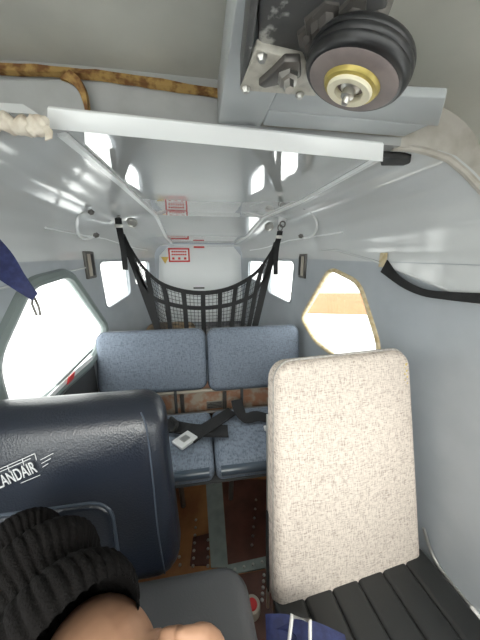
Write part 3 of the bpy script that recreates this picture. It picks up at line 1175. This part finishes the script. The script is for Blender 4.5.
rs = thing('shoulder_strap', 'black shoulder strap slung along the right wall', 'strap', on_wall(380, 258))
q = [on_wall(384, 266, 0.010), on_wall(400, 281, 0.014), on_wall(422, 292, 0.022), on_wall(450, 296, 0.022), on_wall(490, 299, 0.022)]
ws = [V(0.01, -0.01, 0.038), V(0.0, 0.012, 0.030), V(0.006, 0.004, 0.018), V(0.006, 0, 0.019), V(0.006, 0, 0.022)]
obj('webbing', ribbon(q, ws, 0.003, 6), 'web', rs)
p = on_wall(383, 260, 0.004)
obj('anchor_plate', box(p, (0.006, 0.03, 0.045), 0.002), 'amber', rs)
ls = thing('shoulder_strap', 'navy blue strap with a metal hook hanging beside the left window', 'strap', P(20, 280, y=0.55))
q = [P(-14, 248, y=0.50), P(5, 266, y=0.53), P(20, 282, y=0.55), P(35, 297, y=0.56)]
ws = [V(0.036, 0, 0.048), V(0.030, 0.004, 0.044), V(0.018, 0.006, 0.030), V(0.010, 0.004, 0.012)]
obj('webbing', ribbon(q, ws, 0.006, 6), 'bluewe', ls)
p = P(36, 307, y=0.56)
obj('hook', tube([p + V(-0.002, 0, 0.022), p + V(-0.006, 0, 0.006), p + V(-0.002, 0, -0.017), p + V(0.005, 0, -0.017), p + V(0.005, 0, 0.0), p + V(0.001, 0, 0.018)], 0.0022, 6, closed=True, sm_n=0), 'darksteel', ls)

# blue belt with a white buckle on the corner of the black cushion
bb = thing('seat_belt', 'navy blue seat belt with a bright rectangular buckle at the tweed seat corner', 'seat belt', P(290, 635, z=0.39))
q = [P(267, 641, z=0.408), P(275, 641, z=0.415), P(290, 642, z=0.415), P(320, 650, z=0.405), P(350, 664, z=0.395)]
obj('webbing', ribbon(q, V(0.012, 0.062, 0.022), 0.006, 6), 'bluewe', bb)
rr_ = [P(x, y, z=0.447) for x, y in ((288, 650), (292, 616), (310, 621), (310, 660))]
obj('buckle', tube(rr_, 0.0042, 8, closed=True), 'signwhite', bb)
obj('webbing_fold', ribbon([P(270, 645, z=0.40), P(281, 626, z=0.42), P(302, 630, z=0.425), P(306, 660, z=0.42)], V(0.03, 0.01, 0.0), 0.005, 5), 'bluewe', bb)
cp = P(252, 607, z=0.02)
rc = thing('round_cap', 'small round red topped cap standing on the floor beside the tweed seat', 'cap', V(cp.x, cp.y, 0.003))
obj('body', lathe([(0, 0.03), (0.024, 0.03), (0.027, 0.026), (0.027, 0), (0, 0)], V(cp.x, cp.y, 0.003), (0, 0, 1), 24), 'tan', rc)
obj('disc', lathe([(0, 0.004), (0.015, 0.003), (0.017, 0), (0, 0)], V(cp.x, cp.y, 0.0325), (0, 0, 1), 20), 'red', rc)

# ------------------------------------------------------------------ overhead: box beams, trim mechanism, seals, wrapped tube
e0, e1, e2 = P(237, 0, z=1.35), P(218, 124, z=1.35), P(260, 129, z=1.35)
struct('trim_12', prism([V(e0.x, 0.10, 1.35), V(e1.x, e1.y, 1.35), V(e2.x, e2.y, 1.35), V(e2.x, 0.10, 1.35)], (0, 0, 0.06), 0.003), 'greybox')
b0, b1_, b2_, b3 = P(278, 92, z=1.35), P(446, 98, z=1.35), P(438, 127, z=1.35), P(262, 113, z=1.35)
struct('trim_13', prism([V(e2.x, b0.y, 1.352), b1_, b2_, V(e2.x, b2_.y, 1.352)], (0, 0, 0.014), 0.003), 'greybox')
struct('trim_14', prism([V(e2.x, b2_.y - 0.002, 1.35), V(b2_.x - 0.02, b2_.y - 0.002, 1.35), V(b2_.x - 0.04, b2_.y + 0.035, 1.345), V(e2.x, b2_.y + 0.035, 1.345)], (0, 0, 0.018), 0.003), 'greybox')

tm = thing('trim_mechanism', 'chipped dark overhead trim unit with black rubber rimmed wheel', 'control unit', (0.11, 0.28, 1.40))
obj('housing', prism([P(258, 52, z=1.322), P(258, -40, z=1.322), P(392, -40, z=1.322), P(384, 40, z=1.322), P(330, 84, z=1.322)], (0, 0, 0.09), 0.004), 'chipped', tm)
obj('side_flange', prism([P(254, -30, z=1.318), P(240, 88, z=1.318), P(247, 90, z=1.318), P(263, -30, z=1.318)], (0, 0, 0.08), 0.002), 'chipped', tm)
mp_ = obj('mount_plate', prism([P(256, 50, z=1.315), P(302, 60, z=1.315), P(316, 97, z=1.315), P(240, 91, z=1.315)], (0, 0, 0.010), 0.002), 'plate', tm)
for x, y in ((262, 56), (246, 88), (300, 94)):
    obj('bolt', bolt(P(x, y, z=1.314), (0, 0, -1), 0.0055, 0.005), 'steel', mp_)
lv = obj('lever', prism([P(258, 86, z=1.308), P(270, 76, z=1.308), P(284, 62, z=1.308), P(300, 62, z=1.308), P(301, 78, z=1.308), P(288, 84, z=1.308), P(264, 89, z=1.308)], (0, 0, 0.008), 0.002), 'darksteel', tm)
obj('nut', lathe([(0, 0.016), (0.005, 0.016), (0.006, 0.008), (0.010, 0.007), (0.012, 0), (0, 0)], P(288, 76, z=1.308), (0.05, -0.3, -1), 6), 'steel', lv)
for x, y in ((318, 20), (310, 33), (326, 14), (352, 10)):
    obj('bolt', lathe([(0, 0.014), (0.006, 0.013), (0.007, 0.005), (0.012, 0.004), (0.013, 0), (0, 0)], P(x, y, z=1.322), (0, -0.2, -1), 6), 'darksteel', tm)
# the wheel
ax = V(-0.30, 0.10, -0.95).normalized()
wc = P(357, 70, z=1.286)
prof = []
for k in range(25):
    a_ = -math.pi / 2 + math.pi * k / 24
    prof.append((0.0405 + 0.0075 * max(math.cos(a_), 0) ** 0.7 - (0.0007 if k in (10, 14) else 0), 0.0108 * math.sin(a_)))
prof = [(0.0, -0.0108)] + prof + [(0.036, 0.0113), (0.024, 0.0113), (0.0, 0.0113)]
tyre = obj('wheel', lathe(prof, wc, ax, 48), 'rubber', tm)
fc = wc + ax * 0.0116
obj('wheel_face', lathe([(0.0, 0.001), (0.02, 0.001), (0.038, 0.0012), (0.0412, -0.0005), (0.0412, -0.004), (0, -0.004)], fc, ax, 40), 'hubface', tyre)
hb = obj('hub_ring', lathe([(0.014, 0.002), (0.014, 0.005), (0.019, 0.0052), (0.0245, 0.004), (0.0265, 0.001), (0.0265, -0.002), (0.014, -0.002)], fc, ax, 36), 'brass', tyre)
obj('bushing', lathe([(0.0135, 0.0), (0.0135, 0.007), (0.0200, 0.0075), (0.0212, 0.0062), (0.0212, 0.0)], fc, ax, 32), 'bushing', tyre)
obj('spindle', lathe([(0, 0.017), (0.003, 0.016), (0.0035, 0.011), (0.006, 0.010), (0.0062, 0.005), (0.009, 0.0035), (0.009, 0), (0, 0)], fc, ax, 16), 'steel', tyre)
obj('axle', tube([wc, wc - ax * 0.075], 0.009, 12), 'darksteel', tm)

# brown perished sealant lines on the left
pl_ = [P(x, y, y=0.545) for x, y in ((-20, 68), (20, 70), (70, 73), (110, 77), (150, 83), (190, 89), (222, 94))]
bm = ribbon(pl_, [V(0, 0.004, 0.009 + 0.003 * (k % 3 == 1)) for k in range(len(pl_))], 0.010, 3)
for v in bm.verts:
    v.co += V(0, random.uniform(-0.0006, 0.0006), random.uniform(-0.0008, 0.0008))
struct('trim_15', bm, 'rust')
# left bulging head panel with its rusty edge
q = [P(x, y, y=0.528) for x, y in ((-30, 76), (60, 78), (76, 84), (84, 96), (87, 112), (88, 124), (-30, 140))]
struct('trim_16', prism(q, (0, 0.02, 0), 0.006, 3), 'former')
q = [P(x, y, y=0.532) for x, y in ((66, 76), (76, 82), (83, 92), (87, 106), (88, 118))]
struct('trim_17', ribbon(q, [V(0.016, 0, 0.012), V(0.015, 0, 0.008), V(0.010, 0, 0.004), V(0.006, 0, 0.002), V(0.004, 0, 0.001)], 0.012, 5), 'rust')
# beige edge roll along the front of the right upper shell
q = [shell_pt(1, lerp(FR, ZS + 0.4 - 0.33 * k / 20), ZS + 0.4 - 0.33 * k / 20) + V(0, -0.004, 0.004) for k in range(21)]
struct('trim_18', tube(q, 0.007, 8), 'beige')
wt = thing('wrapped_tube', 'cream cloth wrapped tube tied at its end, upper left', 'tube', P(20, 124, y=0.50))
q = [P(x, y, y=0.495) for x, y in ((-30, 119), (0, 122), (20, 126), (42, 128))]
bm = tube(q, 0.013, 14, sm_n=10, radii=[0.0115, 0.013, 0.012, 0.0135, 0.0118, 0.0135, 0.011, 0.0125])
for v in bm.verts:
    v.co += V(0, 0.0016 * math.sin(v.co.x * 310 + v.co.z * 150), 0.0018 * math.sin(v.co.x * 230 + v.co.y * 200))
tb_ = obj('tube', bm, 'cloth', wt)
kn = bmesh.new()
for (x, y, r_) in ((36, 123, 0.011), (40, 129, 0.010), (43, 122, 0.009), (33, 130, 0.009), (44, 131, 0.007)):
    c = P(x, y, y=0.488)
    q2 = bmesh.new()
    bmesh.ops.create_icosphere(q2, subdivisions=3, radius=r_)
    for v in q2.verts:
        v.co = v.co * (1 + 0.14 * math.sin(v.co.x * 700 + v.co.z * 500)) + c
    add(kn, q2)
obj('knot', remesh(kn, 0.0018), 'cloth', wt)
p = P(45, 127, y=0.484)
obj('loose_end', ribbon([p, p + V(0.006, -0.004, -0.008), p + V(0.004, -0.004, -0.018)], V(0.010, 0, 0.004), 0.003, 4), 'cloth', wt)
p0, p1 = P(384, 162, z=1.326), P(410, 166, z=1.326)
tag(obj('dark_recess', prism([P(379, 157, z=1.322), P(411, 158, z=1.322), P(410, 166, z=1.322), P(381, 166, z=1.322)], (0, 0, 0.012), 0.002), 'black'), 'black block standing in for the shaded recess at the right end of the white ceiling bar', 'block')  # solid black block gives the shade of an open recess here
# red tag on the pale strip under the left window
bm = ribbon([P(40, 407, x=-0.505), P(66, 381, x=-0.505), P(92, 358, x=-0.505)], V(0, 0.012, 0.016), 0.006, 3)
struct('trim_19', bm, 'white')
struct('trim_20', ribbon([P(56, 386, x=-0.512), P(92, 350, x=-0.512)], V(0, 0.008, 0.010), 0.006), 'seal')
tag(obj('pull_tag', ribbon([P(68, 381, x=-0.498), P(74, 375, x=-0.498)], V(0, 0.016, 0.020), 0.004), 'red'), 'small red tag on the pale strip below the left window', 'tag')

# ------------------------------------------------------------------ person in the ribbed hat
pe = None
def at(px, py, t):
    return CAM + ray(px, py) * t


c1, c2, c3 = at(58, 636, 0.30), at(36, 588, 0.350), at(20, 553, 0.395)
u = ((c2 - c1).normalized() + (c3 - c2).normalized()).normalized()
fdir = (at(140, 660, 0.24) - c1).normalized()
fdir = (fdir - u * fdir.dot(u)).normalized()
side_ = u.cross(fdir).normalized()
c0 = c1 - u * 0.045
hc = at(104, 690, 0.300)


def skin_mesh(verts, edges, root=0):
    me = bpy.data.meshes.new('sk')
    me.from_pydata([v[0] for v in verts], edges, [])
    ob = bpy.data.objects.new('sk', me)
    COL.objects.link(ob)
    md = ob.modifiers.new('s', 'SKIN')
    md.use_smooth_shade = True
    for i, v in enumerate(verts):
        me.skin_vertices[0].data[i].radius = (v[1], v[1])
    me.skin_vertices[0].data[root].use_root = True
    sb_ = ob.modifiers.new('ss', 'SUBSURF')
    sb_.levels = sb_.render_levels = 2
    bpy.context.view_layer.update()
    m2 = bpy.data.meshes.new_from_object(ob.evaluated_get(bpy.context.evaluated_depsgraph_get()))
    bpy.data.objects.remove(ob)
    bm = bmesh.new()
    bm.from_mesh(m2)
    bpy.data.meshes.remove(m2)
    return bm


def blob(c, r3, axes=None):
    q = bmesh.new()
    bmesh.ops.create_uvsphere(q, u_segments=24, v_segments=16, radius=1)
    axes = axes or (side_, fdir, u)
    for v in q.verts:
        v.co = c + axes[0] * (v.co.x * r3[0]) + axes[1] * (v.co.y * r3[1]) + axes[2] * (v.co.z * r3[2])
    return q


def HP(s, f, uu):
    return hc + side_ * s + fdir * f + u * uu


head = blob(HP(0, -0.004, 0.012), (0.066, 0.075, 0.088))
add(head, blob(HP(0, 0.010, -0.070), (0.046, 0.054, 0.060)))         # jaw
add(head, blob(HP(0, 0.060, -0.070), (0.011, 0.018, 0.014)))         # nose tip
add(head, blob(HP(0, 0.054, -0.050), (0.009, 0.014, 0.026)))         # nose bridge
add(head, blob(HP(0, 0.048, -0.100), (0.024, 0.010, 0.009)))         # lips
add(head, blob(HP(0, 0.042, -0.120), (0.018, 0.014, 0.013)))         # chin
for s in (-1, 1):
    add(head, blob(HP(0.025 * s, 0.054, -0.030), (0.020, 0.010, 0.009)))  # brow
    add(head, blob(HP(0.060 * s, -0.015, -0.065), (0.009, 0.016, 0.026)))  # ear
# the body: reclining in the front seat, out of the frame below the head
nk = hc - u * 0.130 - fdir * 0.025
sh = V(nk.x + 0.01, nk.y - 0.055, nk.z - 0.03)
ch = V(sh.x + 0.01, 0.02, 0.565)
hp = V(-0.09, -0.16, 0.53)
hand_c = at(200, 661, 0.29)
hu = (at(150, 656, 0.28) - at(228, 652, 0.28)).normalized()       # fingers point left in the photo
hn = -ray(190, 645).normalized()
elb = V(0.09, 0.02, 0.60)
verts = [(hp, 0.085), (ch, 0.085), (sh, 0.060), (nk, 0.042), (HP(0, -0.01, -0.03), 0.045),
         (sh + V(0.10, -0.02, -0.005), 0.038), (elb, 0.034), (hand_c - hu * 0.02 - hn * 0.004, 0.024),
         (sh + V(-0.11, -0.02, -0.01), 0.038), (V(-0.30, -0.08, 0.56), 0.030), (V(-0.24, -0.22, 0.62), 0.021), (V(-0.20, -0.26, 0.625), 0.02),
         (hp + V(0.08, -0.03, 0), 0.065), (V(0.02, -0.42, 0.60), 0.048), (V(0.02, -0.50, 0.28), 0.034), (V(0.02, -0.62, 0.06), 0.028),
         (hp + V(-0.08, -0.03, 0), 0.065), (V(-0.22, -0.42, 0.60), 0.048), (V(-0.22, -0.50, 0.28), 0.034), (V(-0.22, -0.62, 0.06), 0.028)]
edges = [(0, 1), (1, 2), (2, 3), (3, 4), (2, 5), (5, 6), (6, 7), (2, 8), (8, 9), (9, 10), (10, 11), (0, 12), (12, 13), (13, 14), (14, 15), (0, 16), (16, 17), (17, 18), (18, 19)]
body = skin_mesh(verts, edges)
add(head, body)
# hand raised beside the brow: palm, four fingers and a thumb
hv_ = hn.cross(hu).normalized()
if hv_.z < 0:
    hv_ = -hv_
add(head, blob(hand_c, (0.034, 0.013, 0.030), (hu, hn, hv_)))
for k, (off, ln) in enumerate(((0.021, 0.034), (0.007, 0.042), (-0.007, 0.041), (-0.020, 0.034))):
    b_ = hand_c + hv_ * off + hu * 0.018
    q1 = b_ + hu * ln * 0.45 + hn * 0.004
    q2 = q1 + hu * ln * 0.32 - hn * 0.005
    q3 = q2 + hu * ln * 0.22 - hn * 0.009
    add(head, skin_mesh([(b_, 0.0085), (q1, 0.0082), (q2, 0.0075), (q3, 0.0062)], [(0, 1), (1, 2), (2, 3)]))
# the other hand lies relaxed on the thigh
lh = V(-0.195, -0.285, 0.632)
lu, ln_, lv_ = V(0.25, -0.95, -0.05).normalized(), V(0, 0, 1), V(0.95, 0.25, 0).normalized()
add(head, blob(lh, (0.040, 0.013, 0.034), (lu, ln_, lv_)))
for off, ln in ((0.024, 0.046), (0.008, 0.054), (-0.008, 0.050), (-0.023, 0.040)):
    b_ = lh + lv_ * off + lu * 0.022
    q1 = b_ + lu * ln * 0.5 + ln_ * 0.003
    q2 = q1 + lu * ln * 0.35 - ln_ * 0.006
    q3 = q2 + lu * ln * 0.25 - ln_ * 0.010
    add(head, skin_mesh([(b_, 0.009), (q1, 0.0085), (q2, 0.0078), (q3, 0.0065)], [(0, 1), (1, 2), (2, 3)]))
t0_ = lh + lv_ * 0.022 - lu * 0.012
add(head, skin_mesh([(t0_, 0.011), (t0_ + lv_ * 0.022 + lu * 0.014, 0.0095), (t0_ + lv_ * 0.030 + lu * 0.036, 0.008)], [(0, 1), (1, 2)]))
tb0 = hand_c - hu * 0.012 + hv_ * 0.020
add(head, skin_mesh([(tb0, 0.010), (tb0 + hn * 0.010 + hu * 0.022, 0.009), (tb0 + hn * 0.014 + hu * 0.045, 0.0075)], [(0, 1), (1, 2)]))
pe = obj('person', remesh(head, 0.0035), 'skin', smooth=180)
tag(pe, 'person in black ribbed knit hat leaning back at the lower left', 'person')
# hat: three slouching tiers of ribs over a turned up cuff
path = [c0 + (c1 - c0) * (k / 12) for k in range(12)] + smooth_path([c1, c2, c3, c3 + (c3 - c2) * 0.8], 16)
rad = [(0.0, 0.080), (0.06, 0.087), (0.12, 0.0885), (0.20, 0.087), (0.27, 0.079), (0.32, 0.064), (0.36, 0.066), (0.42, 0.080), (0.48, 0.083), (0.53, 0.077), (0.58, 0.060), (0.61, 0.047), (0.66, 0.050), (0.72, 0.060), (0.78, 0.057), (0.86, 0.044), (0.95, 0.022), (0.99, 0.006)]
NR, SEG = 40, 240
bm = bmesh.new()
rings = []
L = len(path)
# each point's radius comes from its share of the way along the path
for i, p in enumerate(path):
    t = i / (L - 1)
    tg = (path[min(i + 1, L - 1)] - path[max(i - 1, 0)]).normalized()
    tg = (tg + u).normalized()
    a_ = (side_ - tg * side_.dot(tg)).normalized()
    b_ = tg.cross(a_).normalized()
    R = lerp(rad, t)
    ring = []
    for k in range(SEG):
        th_ = 2 * math.pi * k / SEG
        rib = abs(math.cos(NR * th_ / 2)) ** 0.7
        rr2 = R * (1 - 0.042 * (1 - rib) + 0.010 * math.sin(th_ * 3 + t * 9))
        ring.append(bm.verts.new(p + a_ * (rr2 * math.cos(th_)) + b_ * (rr2 * 1.04 * math.sin(th_))))
    rings.append(ring)
for A, B in zip(rings, rings[1:]):
    for k in range(SEG):
        bm.faces.new((A[k], A[(k + 1) % SEG], B[(k + 1) % SEG], B[k]))
bm.faces.new(rings[-1])
hat = obj('knit_hat', bm, 'knit', pe, smooth=180)
# clothes over the body
jk = skin_mesh([(hp + V(0, 0.02, 0), 0.100), (ch, 0.100), (sh + V(0, 0, -0.004), 0.071), (sh + V(0.10, -0.02, -0.005), 0.047), (elb, 0.039), (hand_c + V(0.03, -0.055, -0.02), 0.028),
                (sh + V(-0.11, -0.02, -0.01), 0.047), (V(-0.30, -0.08, 0.56), 0.039), (V(-0.245, -0.205, 0.615), 0.030)],
               [(0, 1), (1, 2), (2, 3), (3, 4), (4, 5), (2, 6), (6, 7), (7, 8)])
obj('jacket', jk, 'jacket', pe, smooth=180)
tr = skin_mesh([(hp, 0.098), (hp + V(0.08, -0.03, 0), 0.075), (V(0.02, -0.42, 0.60), 0.056), (V(0.02, -0.50, 0.28), 0.043), (V(0.02, -0.60, 0.10), 0.038),
                (hp + V(-0.08, -0.03, 0), 0.075), (V(-0.22, -0.42, 0.60), 0.056), (V(-0.22, -0.50, 0.28), 0.043), (V(-0.22, -0.60, 0.10), 0.038)],
               [(0, 1), (1, 2), (2, 3), (3, 4), (0, 5), (5, 6), (6, 7), (7, 8)])
obj('trousers', tr, 'trousers', pe, smooth=180)
